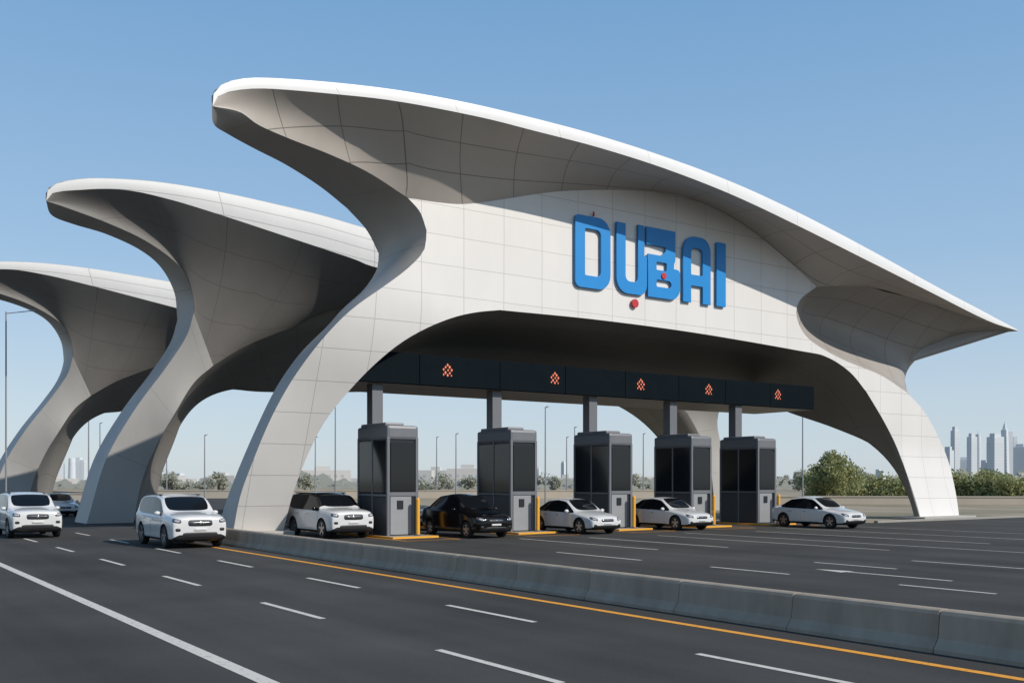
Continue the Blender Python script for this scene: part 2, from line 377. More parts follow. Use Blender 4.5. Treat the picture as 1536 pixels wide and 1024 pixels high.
# ------------------------------------------------------------------ booths
M_bglass=plain('booth_glass',(.006,.009,.012),.08,spec=.45)
M_bdark=plain('booth_panel_dark',(.022,.025,.030),.35,metal=.1,noise=.1,nscale=3,spec=.35)
M_bmid=plain('booth_panel_lower',(.045,.049,.055),.4,metal=.1,noise=.1,nscale=3,spec=.35)
M_blight=plain('booth_panel_grey',(.28,.285,.29),.5,metal=.1,noise=.08,nscale=3)
M_frame=plain('booth_frame',(.15,.155,.165),.45,metal=.1,noise=.08,nscale=3)
M_yel=plain('safety_yellow',(.80,.38,.03),.5,noise=.1,nscale=5)
M_kerb=plain('kerb_concrete',(.30,.28,.25),.85,noise=.15,nscale=3,bump=.1)
W,DP,HT=1.42,2.7,4.5
def make_booth(loc):
    t=thing('toll_booth','tall dark grey toll booth with tinted glass','toll booth',loc,'row of toll booths')
    box('core',.06,W-.06,.06,DP-.06,.08,HT-.45,M_bdark,t)
    for x in (0,W-.12):
        for y in (0,DP-.12): box('corner_post',x,x+.12,y,y+.12,.08,HT-.45,M_frame,t,.012)
    box('side_mullion',-.002,.06,DP*.5-.04,DP*.5+.04,.08,HT-.45,M_frame,t,.01)
    box('side_rail',.0,.06,.12,DP-.12,1.66,1.74,M_frame,t,.01)
    box('front_rail',.12,W-.12,.0,.07,1.66,1.82,M_frame,t,.01)
    box('roof_cap',-.01,W+.01,-.01,DP+.01,HT-.56,HT+.02,M_frame,t,.12)
    box('roof_housing',.06,W-.5,.3,DP-.2,HT-.02,HT+.14,M_frame,t,.06)
    box('front_window',.17,W-.15,.015,.055,1.86,HT-.68,M_bglass,t)
    box('front_panel',.15,W-.32,.015,.055,.12,1.64,M_blight,t,bev=.01)
    box('card_reader',.45,.72,-.02,.03,1.15,1.5,M_bdark,t,bev=.01)
    box('side_window',.02,.055,.14,DP*.5-.05,1.78,HT-.60,M_bglass,t)
    box('side_window',.022,.055,DP*.5+.05,DP-.14,1.78,HT-.60,M_bglass,t)
    box('side_panel',.02,.055,DP*.5+.05,DP-.14,.12,1.62,M_bmid,t)
    box('side_panel',.02,.055,.14,DP*.5-.05,.12,1.62,M_bmid,t)
    box('support_post',.22,.72,1.75,2.25,HT+.1,6.33,M_grey,t,bev=.02)
    return t
bx=[(18.85,35.85),(24.85,35.85),(30.4,35.8),(35.65,35.75),(40.35,35.65)]
def make_island(loc):
    t=thing('traffic_island','low concrete island with yellow painted edge under booth','traffic island',loc,'booth islands')
    bm=bmesh.new(); add_box(bm,-.3,1.8,-1.0,7.5,0,.08,.02); from_bm('kerb',bm,M_kerb,t)
    box('yellow_edge',-.28,1.78,-1.007,-.94,.01,.087,M_yel,t); box('yellow_edge',-.307,-.24,-.9,7.3,.01,.087,M_yel,t); box('yellow_edge',1.74,1.807,-.9,7.3,.01,.087,M_yel,t)
    return t
def make_bollard(loc):
    t=thing('bollard','yellow safety bollard standing by the toll booth','bollard',loc,'yellow bollards beside booths')
    cyl('post',(0,0,0),(0,0,1.45),.08,.08,M_yel,t); cyl('cap',(0,0,1.44),(0,0,1.52),.083,.03,M_yel,t); cyl('base_plate',(0,0,0),(0,0,.05),.15,.15,M_grey,t)
    return t
for i,(x,y) in enumerate(bx):
    if i==0:
        booth0=make_booth((x,y,0)); isl0=make_island((x,y,0)); bo0=make_bollard((x+1.2,y-.35,.08))
        bpy.context.view_layer.update()
    else:
        copy_thing(booth0,(x,y,0)); copy_thing(isl0,(x,y,0)); copy_thing(bo0,(x+1.2,y-.35,.08))
    copy_thing(bo0,(x+1.62,y+1.2,.08))

# ------------------------------------------------------------------ cars
M_tyre=plain('tyre_rubber',(.012,.012,.012),.85)
M_rimw=plain('alloy',(.35,.35,.36),.3,metal=.9)
M_cglass=plain('car_glass',(.006,.008,.010),.08,spec=.35)
M_trim=plain('black_trim',(.012,.012,.013),.5)
M_lamp=plain('headlamp_lens',(.40,.41,.43),.1,coat=1)
M_lampd=plain('headlamp_dark',(.06,.06,.065),.12,coat=1)
M_tail=plain('tail_lens',(.35,.01,.01),.2)
M_plate=plain('plate',(.60,.60,.58),.5)
M_chrome=plain('chrome',(.55,.55,.57),.15,metal=1)
M_white=plain('white_paint',(.64,.635,.62),.2,coat=.7)
M_black=plain('black_paint',(.003,.003,.004),.12,spec=.4)
SED=[(-2.30,.70,.34,.56,.56,.64),(-2.24,.82,.22,.64,.68,.73),(-2.0,.88,.18,.72,.73,.82),(-1.45,.91,.18,.82,.76,.91),(-1.12,.92,.18,.87,.78,.96),(-1.02,.92,.18,.885,.775,.985),
     (-.36,.92,.18,.91,.665,1.405),(-.24,.92,.18,.912,.655,1.445),(.25,.92,.18,.92,.64,1.50),(.33,.92,.18,.92,.64,1.50),(1.0,.92,.18,.94,.63,1.45),(1.10,.92,.18,.94,.63,1.43),
     (1.66,.91,.20,.98,.70,1.13),(1.74,.90,.20,.985,.72,1.10),(2.12,.87,.24,.97,.72,1.06),(2.25,.80,.32,.88,.66,.98),(2.30,.68,.4,.77,.52,.86)]
SUV=[(-2.36,.84,.38,.82,.72,.98),(-2.31,.92,.26,.92,.81,1.07),(-2.02,.95,.22,1.0,.86,1.13),(-1.5,.97,.22,1.05,.87,1.17),(-1.22,.975,.22,1.075,.87,1.20),(-1.14,.975,.22,1.08,.865,1.225),
     (-.62,.975,.22,1.09,.79,1.66),(-.50,.975,.22,1.09,.78,1.71),(.10,.975,.22,1.10,.77,1.80),(.18,.975,.22,1.10,.77,1.80),(1.02,.975,.22,1.12,.76,1.80),(1.12,.975,.22,1.12,.76,1.795),
     (2.0,.96,.24,1.15,.76,1.76),(2.08,.955,.25,1.15,.765,1.70),(2.24,.94,.28,1.14,.80,1.28),(2.33,.91,.34,1.02,.76,1.12),(2.37,.82,.42,.87,.64,.98)]
def make_car(kind,paint,label,loc,category='car',roofm=None,hs=1.0):
    st_=SED if kind=='sedan' else SUV
    wr=.335 if kind=='sedan' else .385
    t=thing('car',label,category,loc,'cars passing the toll plaza')
    verts=[];n=18
    for (y,w,zb,be,wt,tp) in st_:
        mid=(zb+be)/2
        half=[(0,zb),(w*.90,zb),(w*.985,zb+.08),(w*.99,mid-.06),(w*1.0,mid+.08),(w*.985,be-.05),(w*.95,be),(wt+.015,tp-.06),(wt-.08,tp-.005),(0,tp+.03)]
        ring=half+[(-x,z) for x,z in half[-2:0:-1]]
        verts+=[(x,y,z*hs) for x,z in ring]
    suv=kind=='suv'
    faces=[];mi=[]
    for i in range(len(st_)-1):
        for j in range(n):
            k2=(j+1)%n
            faces.append((i*n+j,(i+1)*n+j,(i+1)*n+k2,i*n+k2))
            m=0
            side=5<=i<=11
            if j==6 and side: m=1
            if j==11 and side: m=6
            if j in (8,9) and i in (5,6): m=2
            if j in (8,9) and i==(13 if suv else 11): m=5
            if j in (0,17,1,16): m=3
            if roofm and m==0 and j in (7,8,9,10) and i>=5: m=4
            mi.append(m)
    faces.append(tuple(range(n))); mi.append(0)
    faces.append(tuple((len(st_)-1)*n+j for j in range(n))[::-1]); mi.append(0)
    me=bpy.data.meshes.new('b'); me.from_pydata(verts,[],faces)
    mats=[paint,M_cglass,M_cglass,M_trim,roofm or paint,M_cglass,M_cglass]
    for m in mats: me.materials.append(m)
    for p,m in zip(me.polygons,mi): p.material_index=m
    me.update()
    bm=bmesh.new(); bm.from_mesh(me)
    cl=bm.edges.layers.float.new('crease_edge')
    for e in bm.edges:
        ms={f.material_index for f in e.link_faces}
        if len(ms)>1 and (ms&{1,2,5,6}): e[cl]=.7
        a,b=[v.index%n for v in e.verts]
        if a==b and a in (5,13): e[cl]=max(e[cl],.4)
    bmesh.ops.recalc_face_normals(bm,faces=bm.faces[:])
    bm.to_mesh(me); bm.free()
    o=bpy.data.objects.new('b',me); COL.objects.link(o)
    sd=o.modifiers.new('s','SUBSURF'); sd.levels=2; sd.render_levels=2
    cb=bmesh.new()
    wy=(-1.44,1.40)
    for yy in wy:
        for sx in (-1,1):
            add_cyl(cb,(sx*.55,yy,wr+.01),(sx*1.3,yy,wr+.01),wr+.055,wr+.055,32)
    cm=bpy.data.meshes.new('c'); cb.to_mesh(cm); cb.free()
    for m in mats: cm.materials.append(m)
    for p in cm.polygons: p.material_index=3
    co=bpy.data.objects.new('c',cm); COL.objects.link(co)
    bo=o.modifiers.new('x','BOOLEAN'); bo.operation='DIFFERENCE'; bo.object=co; bo.solver='EXACT'
    bpy.context.view_layer.update()
    dg=bpy.context.evaluated_depsgraph_get(); em=bpy.data.meshes.new_from_object(o.evaluated_get(dg))
    bpy.data.objects.remove(o); bpy.data.objects.remove(co)
    bvh=BVHTree.FromPolygons([v.co.copy() for v in em.vertices],[tuple(p.vertices) for p in em.polygons])
    for nm,ids in (('body',(0,4)),('side_window',(1,)),('side_window',(6,)),('windscreen',(2,)),('rear_window',(5,)),('underbody',(3,))):
        bm=bmesh.new(); bm.from_mesh(em)
        bmesh.ops.delete(bm,geom=[f for f in bm.faces if f.material_index not in ids],context='FACES')
        if not bm.faces: bm.free(); continue
        nmts=[mats[i] for i in ids]
        for f in bm.faces: f.material_index=ids.index(f.material_index); f.smooth=True
        from_bm(nm,bm,None,t,mats=nmts)
    def patch(nm,c,ua,va,d,hu,hv,mat,shape=.5,off=.012,nu=9,nv=7,skew=0):
        c=Vector(c);ua=Vector(ua).normalized();va=Vector(va).normalized();d=Vector(d).normalized()
        vv=[];ff=[]
        for i in range(nu):
            for j in range(nv):
                a=-1+2*i/(nu-1); b=-1+2*j/(nv-1)
                a2=a*math.sqrt(1-shape*b*b/2); b2=b*math.sqrt(1-shape*a*a/2)
                p=c+ua*a2*hu+va*(b2*hv+skew*a2*hu)-d*3
                h=bvh.ray_cast(p,d)
                if h[0] is None: return None
                e=(abs(a)>.99 or abs(b)>.99)
                vv.append(h[0]-d*(-.015 if e else off))
        for i in range(nu-1):
            for j in range(nv-1):
                k=i*nv+j; ff.append((k,k+1,k+nv+1,k+nv))
        return mk(nm,vv,ff,mat,t,smooth=True)
    X=(1,0,0);Z=(0,0,1);Y=(0,1,0)
    if kind=='sedan':
        for sx in (-1,1):
            patch('headlight',(sx*.66,-2.15,.665*hs),(1,0,0),Z,(-sx*.45,1,0),.22,.08,M_lampd,.9,skew=sx*.22)
            patch('headlight_lens',(sx*.64,-2.15,.66*hs),(1,0,0),Z,(-sx*.45,1,0),.12,.045,M_lamp,.9,off=.02,skew=sx*.22)
        patch('grille',(0,0,.60*hs),X,Z,Y,.40,.08,M_trim,.6)
        patch('grille_bar',(0,0,.61*hs),X,Z,Y,.36,.012,M_chrome,.1,off=.025)
        patch('emblem',(0,0,.62*hs),X,Z,Y,.06,.04,M_chrome,1,off=.03)
        patch('lower_intake',(0,0,.34*hs),X,Z,Y,.58,.08,M_trim,.6)
        patch('number_plate',(0,0,.47*hs),X,Z,Y,.25,.045,M_plate,.05,off=.025)
        for sx in (-1,1): patch('fog_light',(sx*.66,0,.39*hs),X,Z,Y,.09,.06,M_trim,1)
        zb_,zh,ys=.9,.80,(-.98,.29,1.12)
    else:
        for sx in (-1,1):
            patch('headlight',(sx*.74,-2.2,.94*hs),(1,0,0),Z,(-sx*.45,1,0),.20,.085,M_lampd,.8,skew=sx*.15)
            patch('headlight_lens',(sx*.72,-2.2,.94*hs),(1,0,0),Z,(-sx*.45,1,0),.12,.05,M_lamp,.9,off=.02,skew=sx*.15)
        patch('grille',(0,0,.86*hs),X,Z,Y,.48,.135,M_trim,.5)
        patch('grille_bar',(0,0,.88*hs),X,Z,Y,.44,.016,M_chrome,.1,off=.03)
        patch('emblem',(0,0,.87*hs),X,Z,Y,.07,.06,M_chrome,1,off=.04)
        patch('lower_intake',(0,0,.46*hs),X,Z,Y,.70,.12,M_trim,.5)
        patch('number_plate',(0,0,.65*hs),X,Z,Y,.25,.055,M_plate,.05,off=.03)
        for sx in (-1,1): patch('fog_light',(sx*.74,0,.64*hs),X,Z,Y,.10,.07,M_trim,1)
        zb_,zh,ys=1.08,.97,(-1.10,.14,1.07)
        for sx in (-1,1):
            bm=bmesh.new(); add_cyl(bm,(sx*.66,-.2,1.785),(sx*.66,1.8,1.785),.022,.022,6); from_bm('roof_rail',bm,M_trim,t)
    for sx in (-1,1):
        for yy in ys:
            patch('door_seam',(0,yy,(zb_+.36)/2*hs),Y,Z,(-sx,0,0),.008,(zb_-.40)/2*hs,M_trim,0,off=.004,nu=3,nv=12)
        for yy in (ys[1]-.22,ys[2]-.18):
            patch('door_handle',(0,yy,zh*hs),Y,Z,(-sx,0,0),.10,.016,M_chrome if paint is not M_black else M_trim,.3,off=.03)
        patch('side_skirt',(0,0,.27),Y,Z,(-sx,0,0),.92,.06,M_trim,0,off=.006,nu=15,nv=4)
        patch('tail_light',(sx*.66,2.15,(.86 if kind=='sedan' else 1.0)*hs),X,Z,(-sx*.3,-1,0),.12,.07,M_tail,.7)
        bm=bmesh.new(); bmesh.ops.create_uvsphere(bm,u_segments=12,v_segments=8,radius=1)
        for v in bm.verts: v.co=Vector((v.co.x*.11,v.co.y*.07,v.co.z*.075))
        my=st_[5][0]+.30
        from_bm('wing_mirror',bm,roofm or paint,t,smooth=True,loc=(sx*1.0,my,(st_[5][3]+.09)*hs))
    for sx in (-1,1):
        for yy in wy:
            wb=bmesh.new()
            prof=[(wr-.12,-.10),(wr-.03,-.11),(wr,-.08),(wr,.08),(wr-.03,.11),(wr-.12,.10)]
            ring=[]; N=32
            for a in range(N):
                an=2*math.pi*a/N
                ring.append([wb.verts.new((h,r*math.cos(an),r*math.sin(an))) for r,h in prof])
            for a in range(N):
                for q in range(len(prof)-1):
                    wb.faces.new((ring[a][q],ring[a][q+1],ring[(a+1)%N][q+1],ring[(a+1)%N][q]))
            x0=sx*((.80 if kind=='sedan' else .855))
            wh=from_bm('wheel',wb,M_tyre,t,smooth=True,loc=(x0,yy,wr))
            rb_=bmesh.new(); R=wr-.11
            for a in range(5):
                an=2*math.pi*a/5+.3
                d=Vector((0,math.cos(an),math.sin(an))); pth=Vector((0,-math.sin(an),math.cos(an)))
                xo=sx*.085
                q=[Vector((xo,0,0))+pth*.06-d*.04,Vector((xo,0,0))-pth*.06-d*.04,Vector((xo+sx*.012,0,0))+d*R-pth*.035,Vector((xo+sx*.012,0,0))+d*R+pth*.035]
                vs=[rb_.verts.new(p) for p in q]+[rb_.verts.new(p-Vector((sx*.03,0,0))) for p in q]
                for f in ((0,1,2,3),(0,1,5,4),(1,2,6,5),(2,3,7,6),(3,0,4,7)): rb_.faces.new([vs[k] for k in f])
            r2=[]
            for a in range(N):
                an=2*math.pi*a/N; cs,sn=math.cos(an),math.sin(an)
                r2.append([rb_.verts.new((sx*.10,(R+.012)*cs,(R+.012)*sn)),rb_.verts.new((sx*.10,(R-.02)*cs,(R-.02)*sn)),rb_.verts.new((sx*.02,(R-.03)*cs,(R-.03)*sn))])
            for a in range(N):
                for q in range(2): rb_.faces.new((r2[a][q],r2[a][q+1],r2[(a+1)%N][q+1],r2[(a+1)%N][q]))
            from_bm('rim',rb_,M_rimw,wh)
            db=bmesh.new(); add_cyl(db,(sx*.0,0,0),(sx*.03,0,0),R,R,20); from_bm('brake_disc',db,M_trim,wh)
    return t
suv1=make_car('suv',M_white,'white sport utility car driving on the open lanes',(10.7,36.1,0))
sed1=make_car('sedan',M_white,'white sedan leaving a toll lane',(27.85,35.2,0))
blk=make_car('sedan',M_black,'black saloon car leaving a toll lane',(22.2,35.3,0),hs=1.16)
suv2=make_car('suv',M_white,'white sport utility car with black roof at toll lane',(17.42,38.3,0),roofm=M_black)
bpy.context.view_layer.update()
copy_thing(sed1,(33.6,35.3,0),0.0)
copy_thing(sed1,(40.9,32.3,0),-.02,'white sedan driving away from the last toll booth')
copy_thing(suv1,(7.3,45.8,0),.01,'white car approaching on the open lane')
copy_thing(sed1,(13.2,71.0,0),0,'white car partly hidden by the canopy leg')
copy_thing(suv1,(16.3,68,0),0,'white car passing the grey canopy leg')
copy_thing(sed1,(23.3,43.0,0),0,'white sedan waiting between two toll booths')

# ------------------------------------------------------------------ ground, road, markings
def structure(name,x0,x1,y0,y1,z,mat):
    o=mk(name,[(x0,y0,z),(x1,y0,z),(x1,y1,z),(x0,y1,z)],[(0,1,2,3)],mat); o['kind']='structure'; return o
def ground_mat():
    m,nt,b=mat_new('desert_ground'); L=nt.links.new
    tc=nt.nodes.new('ShaderNodeTexCoord'); n=nt.nodes.new('ShaderNodeTexNoise'); n.inputs['Scale'].default_value=.09; n.inputs['Detail'].default_value=8
    L(tc.outputs['Object'],n.inputs['Vector']); r=nt.nodes.new('ShaderNodeValToRGB')
    e=r.color_ramp.elements; e[0].position=.35; e[0].color=(.20,.17,.10,1); e[1].position=.62; e[1].color=(.37,.30,.21,1)
    L(n.outputs['Fac'],r.inputs['Fac']); L(r.outputs['Color'],b.inputs['Base Color']); b.inputs['Roughness'].default_value=.95
    return m
def asphalt():
    m,nt,b=mat_new('asphalt'); L=nt.links.new
    tc=nt.nodes.new('ShaderNodeTexCoord')
    n=nt.nodes.new('ShaderNodeTexNoise'); n.inputs['Scale'].default_value=35; n.inputs['Detail'].default_value=6; n.inputs['Roughness'].default_value=.7
    L(tc.outputs['Object'],n.inputs['Vector'])
    mp=nt.nodes.new('ShaderNodeMapping'); mp.inputs['Scale'].default_value=(1.0,.05,1)
    L(tc.outputs['Object'],mp.inputs['Vector'])
    n2=nt.nodes.new('ShaderNodeTexNoise'); n2.inputs['Scale'].default_value=.8; n2.inputs['Detail'].default_value=5
    L(mp.outputs[0],n2.inputs['Vector'])
    n3=nt.nodes.new('ShaderNodeTexNoise'); n3.inputs['Scale'].default_value=.25; n3.inputs['Detail'].default_value=5
    L(tc.outputs['Object'],n3.inputs['Vector'])
    a=nt.nodes.new('ShaderNodeMath'); a.operation='ADD'; L(n.outputs['Fac'],a.inputs[0]); L(n2.outputs['Fac'],a.inputs[1])
    a2=nt.nodes.new('ShaderNodeMath'); a2.operation='ADD'; L(a.outputs[0],a2.inputs[0]); L(n3.outputs['Fac'],a2.inputs[1])
    r=nt.nodes.new('ShaderNodeMapRange'); r.inputs['From Min'].default_value=1.1; r.inputs['From Max'].default_value=1.95
    r.inputs['To Min'].default_value=.034; r.inputs['To Max'].default_value=.084
    L(a2.outputs[0],r.inputs['Value'])
    c=nt.nodes.new('ShaderNodeCombineColor')
    w1=nt.nodes.new('ShaderNodeMath'); w1.operation='MULTIPLY'; w1.inputs[1].default_value=1.04; L(r.outputs[0],w1.inputs[0])
    w2=nt.nodes.new('ShaderNodeMath'); w2.operation='MULTIPLY'; w2.inputs[1].default_value=.93; L(r.outputs[0],w2.inputs[0])
    L(w1.outputs[0],c.inputs[0]); L(r.outputs[0],c.inputs[1]); L(w2.outputs[0],c.inputs[2])
    L(c.outputs[0],b.inputs['Base Color']); b.inputs['Roughness'].default_value=.9; b.inputs['Specular IOR Level'].default_value=.15
    bp=nt.nodes.new('ShaderNodeBump'); bp.inputs['Strength'].default_value=.25; bp.inputs['Distance'].default_value=.01
    L(n.outputs['Fac'],bp.inputs['Height']); L(bp.outputs['Normal'],b.inputs['Normal'])
    return m
def paint(name,col):
    m,nt,b=mat_new(name); L=nt.links.new
    tc=nt.nodes.new('ShaderNodeTexCoord'); n=nt.nodes.new('ShaderNodeTexNoise'); n.inputs['Scale'].default_value=9; n.inputs['Detail'].default_value=8; n.inputs['Roughness'].default_value=.75
    L(tc.outputs['Object'],n.inputs['Vector']); r=nt.nodes.new('ShaderNodeValToRGB')
    e=r.color_ramp.elements; e[0].position=.34; e[0].color=(*[c*.35+.03 for c in col],1); e[1].position=.46; e[1].color=(*col,1)
    L(n.outputs['Fac'],r.inputs['Fac']); L(r.outputs['Color'],b.inputs['Base Color']); b.inputs['Roughness'].default_value=.8
    return m
structure('ground',-4000,6000,-300,6000,0,ground_mat())
M_as=asphalt()
structure('road',-14,47.5,-40,420,.004,M_as)
structure('toll_plaza_road',47.5,260,-40,33.6,.004,M_as)
o=box('verge_kerb',47.6,260,33.6,33.85,0,.12,M_kerb,bev=.02); o['kind']='structure'
Mw=paint('white_marking',(.60,.56,.49)); My=paint('yellow_marking',(.80,.34,.035))
def marking(x0,x1,y0,y1,mat=Mw,name='lane_marking'): return structure(name,x0,x1,y0,y1,.009,mat)
def dashes(xc,y0,period,ln,n,w=.12,name='dashed_lane_marking',mat=Mw):
    V=[];F=[]
    for k in range(n):
        y=y0+k*period; b=len(V)
        V+=[(xc-w/2,y-ln,.009),(xc+w/2,y-ln,.009),(xc+w/2,y,.009),(xc-w/2,y,.009)]; F.append((b,b+1,b+2,b+3))
    o=mk(name,V,F,mat); o['kind']='structure'
marking(4.08,4.28,-10,300); marking(11.2,11.36,-10,37,My,'yellow_edge_marking')
dashes(6.86,11.6,6.4,2.7,30); dashes(9.48,9.4,6.3,2.7,30); dashes(-1,8,6.4,2.7,30)
for (a_,b_) in [(6.6,8.6),(11.0,13.2),(16.2,18.8),(21.5,25.5)]: marking(19.39,19.51,a_,b_)
for (a_,b_) in [(8.4,10.8),(15.6,18.2)]: marking(22.84,22.96,a_,b_)
marking(22.84,22.96,24.5,32.4); marking(25.6,25.72,24,31.5); marking(25.6,25.72,13.5,17)
marking(28.9,29.0,20,31); marking(31.4,31.5,16,32); marking(34.9,35.02,20,31); marking(38.6,38.7,15,33); marking(42.8,42.9,15,33)
mk_o=mk('arrow_marking',[(21.1,13.0,.009),(21.22,13.0,.009),(21.22,15.8,.009),(21.1,15.8,.009),(20.9,15.8,.009),(21.42,15.8,.009),(21.16,16.8,.009)],[(0,1,2,3),(4,5,6)],Mw); mk_o['kind']='structure'
for (x,y) in bx:
    marking(x-.5,x-.4,y-2.4,y+7,My,'yellow_edge_marking'); marking(x+1.9,x+2.0,y-2.4,y+7,My,'yellow_edge_marking'); marking(x-.4,x+1.9,y-2.4,y-2.3,My,'yellow_edge_marking')
def barrier_mat():
    m,nt,b=mat_new('barrier_concrete'); L=nt.links.new
    tc=nt.nodes.new('ShaderNodeTexCoord'); oi=nt.nodes.new('ShaderNodeObjectInfo')
    ad=nt.nodes.new('ShaderNodeVectorMath'); ad.operation='ADD'; L(tc.outputs['Object'],ad.inputs[0])
    cb=nt.nodes.new('ShaderNodeCombineXYZ'); ml=nt.nodes.new('ShaderNodeMath'); ml.operation='MULTIPLY'; ml.inputs[1].default_value=40; L(oi.outputs['Random'],ml.inputs[0]); L(ml.outputs[0],cb.inputs[1]); L(cb.outputs[0],ad.inputs[1])
    mp=nt.nodes.new('ShaderNodeMapping'); mp.inputs['Scale'].default_value=(1,1,.25); L(ad.outputs[0],mp.inputs['Vector'])
    n=nt.nodes.new('ShaderNodeTexNoise'); n.inputs['Scale'].default_value=2.5; n.inputs['Detail'].default_value=9; n.inputs['Roughness'].default_value=.6; L(mp.outputs[0],n.inputs['Vector'])
    r=nt.nodes.new('ShaderNodeValToRGB'); e=r.color_ramp.elements
    e[0].position=.3; e[0].color=(.27,.225,.175,1); e[1].position=.65; e[1].color=(.36,.305,.24,1)
    L(n.outputs['Fac'],r.inputs['Fac']); L(r.outputs['Color'],b.inputs['Base Color']); b.inputs['Roughness'].default_value=.9
    b.inputs['Specular IOR Level'].default_value=.2
    bp=nt.nodes.new('ShaderNodeBump'); bp.inputs['Strength'].default_value=.08; L(n.outputs['Fac'],bp.inputs['Height']); L(bp.outputs['Normal'],b.inputs['Normal'])
    return m
M_bar=barrier_mat()
prof=[(-.30,0),(-.30,.06),(-.19,.19),(-.15,.50),(-.12,.545),(-.08,.56),(.08,.56),(.12,.545),(.15,.50),(.19,.19),(.30,.06),(.30,0)]
seg=2.42
def barrier(loc):
    t=thing('concrete_barrier','weathered grey concrete median barrier segment on the road','barrier',loc,'median barrier segments')
    V=[];F=[];n=len(prof)
    for q,y in enumerate([0,.015,seg-.025,seg-.01]):
        s=.98 if q in (0,3) else 1
        V+=[(x*s,y,z*(s if z>.1 else 1)) for x,z in prof]
    for q in range(3):
        for j in range(n-1): F.append((q*n+j,q*n+j+1,(q+1)*n+j+1,(q+1)*n+j))
    F.append(tuple(range(n))); F.append(tuple(3*n+j for j in range(n))[::-1])
    mk('barrier_body',V,F,M_bar,t)
    return t
b0_=barrier((12.35,-2,0)); bpy.context.view_layer.update()
for k in range(1,17): copy_thing(b0_,(12.35,-2+seg*k,0))
o=box('pavement',12.85,13.25,-6,38.5,0,.10,M_kerb,bev=.02); o['kind']='structure'

# ------------------------------------------------------------------ vegetation
def leafmat(name,a,b_):
    m,nt,b=mat_new(name); L=nt.links.new
    r=nt.nodes.new('ShaderNodeValToRGB')
    tc=nt.nodes.new('ShaderNodeTexCoord'); n=nt.nodes.new('ShaderNodeTexNoise'); n.inputs['Scale'].default_value=1.2
    L(tc.outputs['Object'],n.inputs['Vector'])
    e=r.color_ramp.elements; e[0].position=.35; e[0].color=(*a,1); e[1].position=.65; e[1].color=(*b_,1)
    L(n.outputs['Fac'],r.inputs['Fac']); L(r.outputs['Color'],b.inputs['Base Color']); b.inputs['Roughness'].default_value=.7
    b.inputs['Specular IOR Level'].default_value=.2
    tr=nt.nodes.new('ShaderNodeBsdfTranslucent'); L(r.outputs['Color'],tr.inputs['Color'])
    ms=nt.nodes.new('ShaderNodeMixShader'); ms.inputs[0].default_value=.35; L(b.outputs[0],ms.inputs[1]); L(tr.outputs[0],ms.inputs[2])
    L(ms.outputs[0],nt.nodes['Material Output'].inputs['Surface'])
    return m
M_leaf=leafmat('foliage',(.24,.26,.11),(.42,.42,.20)); M_leaf2=leafmat('far_foliage_hazed',(.36,.37,.30),(.46,.46,.38))  # far foliage has distance haze painted in as paler greens
M_bark=plain('bark',(.14,.11,.08),.9,noise=.3,nscale=5)
def crown_mesh(name,rx,ry,z0,z1,nl,ls,seed,clumps=16):
    rnd=random.Random(seed); V=[];F=[]
    cs=[]
    for _ in range(clumps):
        a=rnd.random()*6.28; r=math.sqrt(rnd.random())*.8; zz=rnd.random()
        w=math.sin(math.pi*(zz*.8+.15))
        cs.append((rx*r*w*math.cos(a),ry*r*w*math.sin(a),z0+(z1-z0)*(.1+.85*zz),rnd.uniform(.2,.38)*rx))
    for _ in range(nl):
        c=rnd.choice(cs); d=Vector((rnd.gauss(0,1),rnd.gauss(0,1),rnd.gauss(0,.75))); d=d/max(.001,d.length)*c[3]*rnd.uniform(.4,1.2)
        p=Vector(c[:3])+d
        if p.z<z0: continue
        u=Vector((rnd.gauss(0,1),rnd.gauss(0,1),rnd.gauss(0,1))).normalized(); v=u.orthogonal().normalized(); w_=u.cross(v)
        s=ls*rnd.uniform(.6,1.3); b=len(V)
        V+=[p-v*s,p+w_*s*.45,p+v*s,p-w_*s*.45]; F.append((b,b+1,b+2,b+3))
    me=bpy.data.meshes.new(name); me.from_pydata([tuple(v) for v in V],[],F); return me
def at(px,D):
    a=(px-768)/1509; return (D*(.5707+.8211*a),D*(.8211-.5707*a))
def tree(loc,h,w,seed,nl=5000,label='leafy green tree standing beyond the road verge',name='tree',cat='tree',mat=None,ls=.16,group=None,clumps=20):
    t=thing(name,label,cat,(loc[0],loc[1],0),group)
    bm=bmesh.new(); rnd=random.Random(seed)
    add_cyl(bm,(0,0,0),(0.1,0,h*.45),.16*h/5,.09*h/5,8)
    for k in range(6):
        a=k*1.05+rnd.random(); add_cyl(bm,(0,0,h*rnd.uniform(.18,.42)),(math.cos(a)*w*.3,math.sin(a)*w*.3,h*rnd.uniform(.55,.8)),.06*h/5,.02*h/5,6)
    from_bm('trunk',bm,M_bark,t)
    me=crown_mesh('crown',w/2,w/2,h*.06,h,nl,ls,seed,clumps); me.materials.append(mat or M_leaf)
    o=bpy.data.objects.new('crown',me); o.parent=t; link(o)
    return t
tree(at(1250,104),5.0,5.6,3,8000,clumps=36)
x,y=at(1224,106); tree((x,y),3.8,4.2,5,4000,label='smaller leafy tree beside the taller roadside tree')
bu=[(1325,118,2.5),(1352,116,2.0),(1378,120,2.8),(1405,116,2.1),(1432,113,2.9),(1456,112,2.2),(1480,110,3.1),(1502,108,2.4),(1526,106,3.0),(1550,106,2.8),(1300,122,2.2),(1280,118,1.9)]
for k,(px,D,h) in enumerate(bu):
    tree(at(px,D),h,6.4,20+k,2200,label='dense green shrub along the road verge',name='shrub',cat='shrub',ls=.2,group='shrubs along the verge',clumps=22)
rnd=random.Random(11)
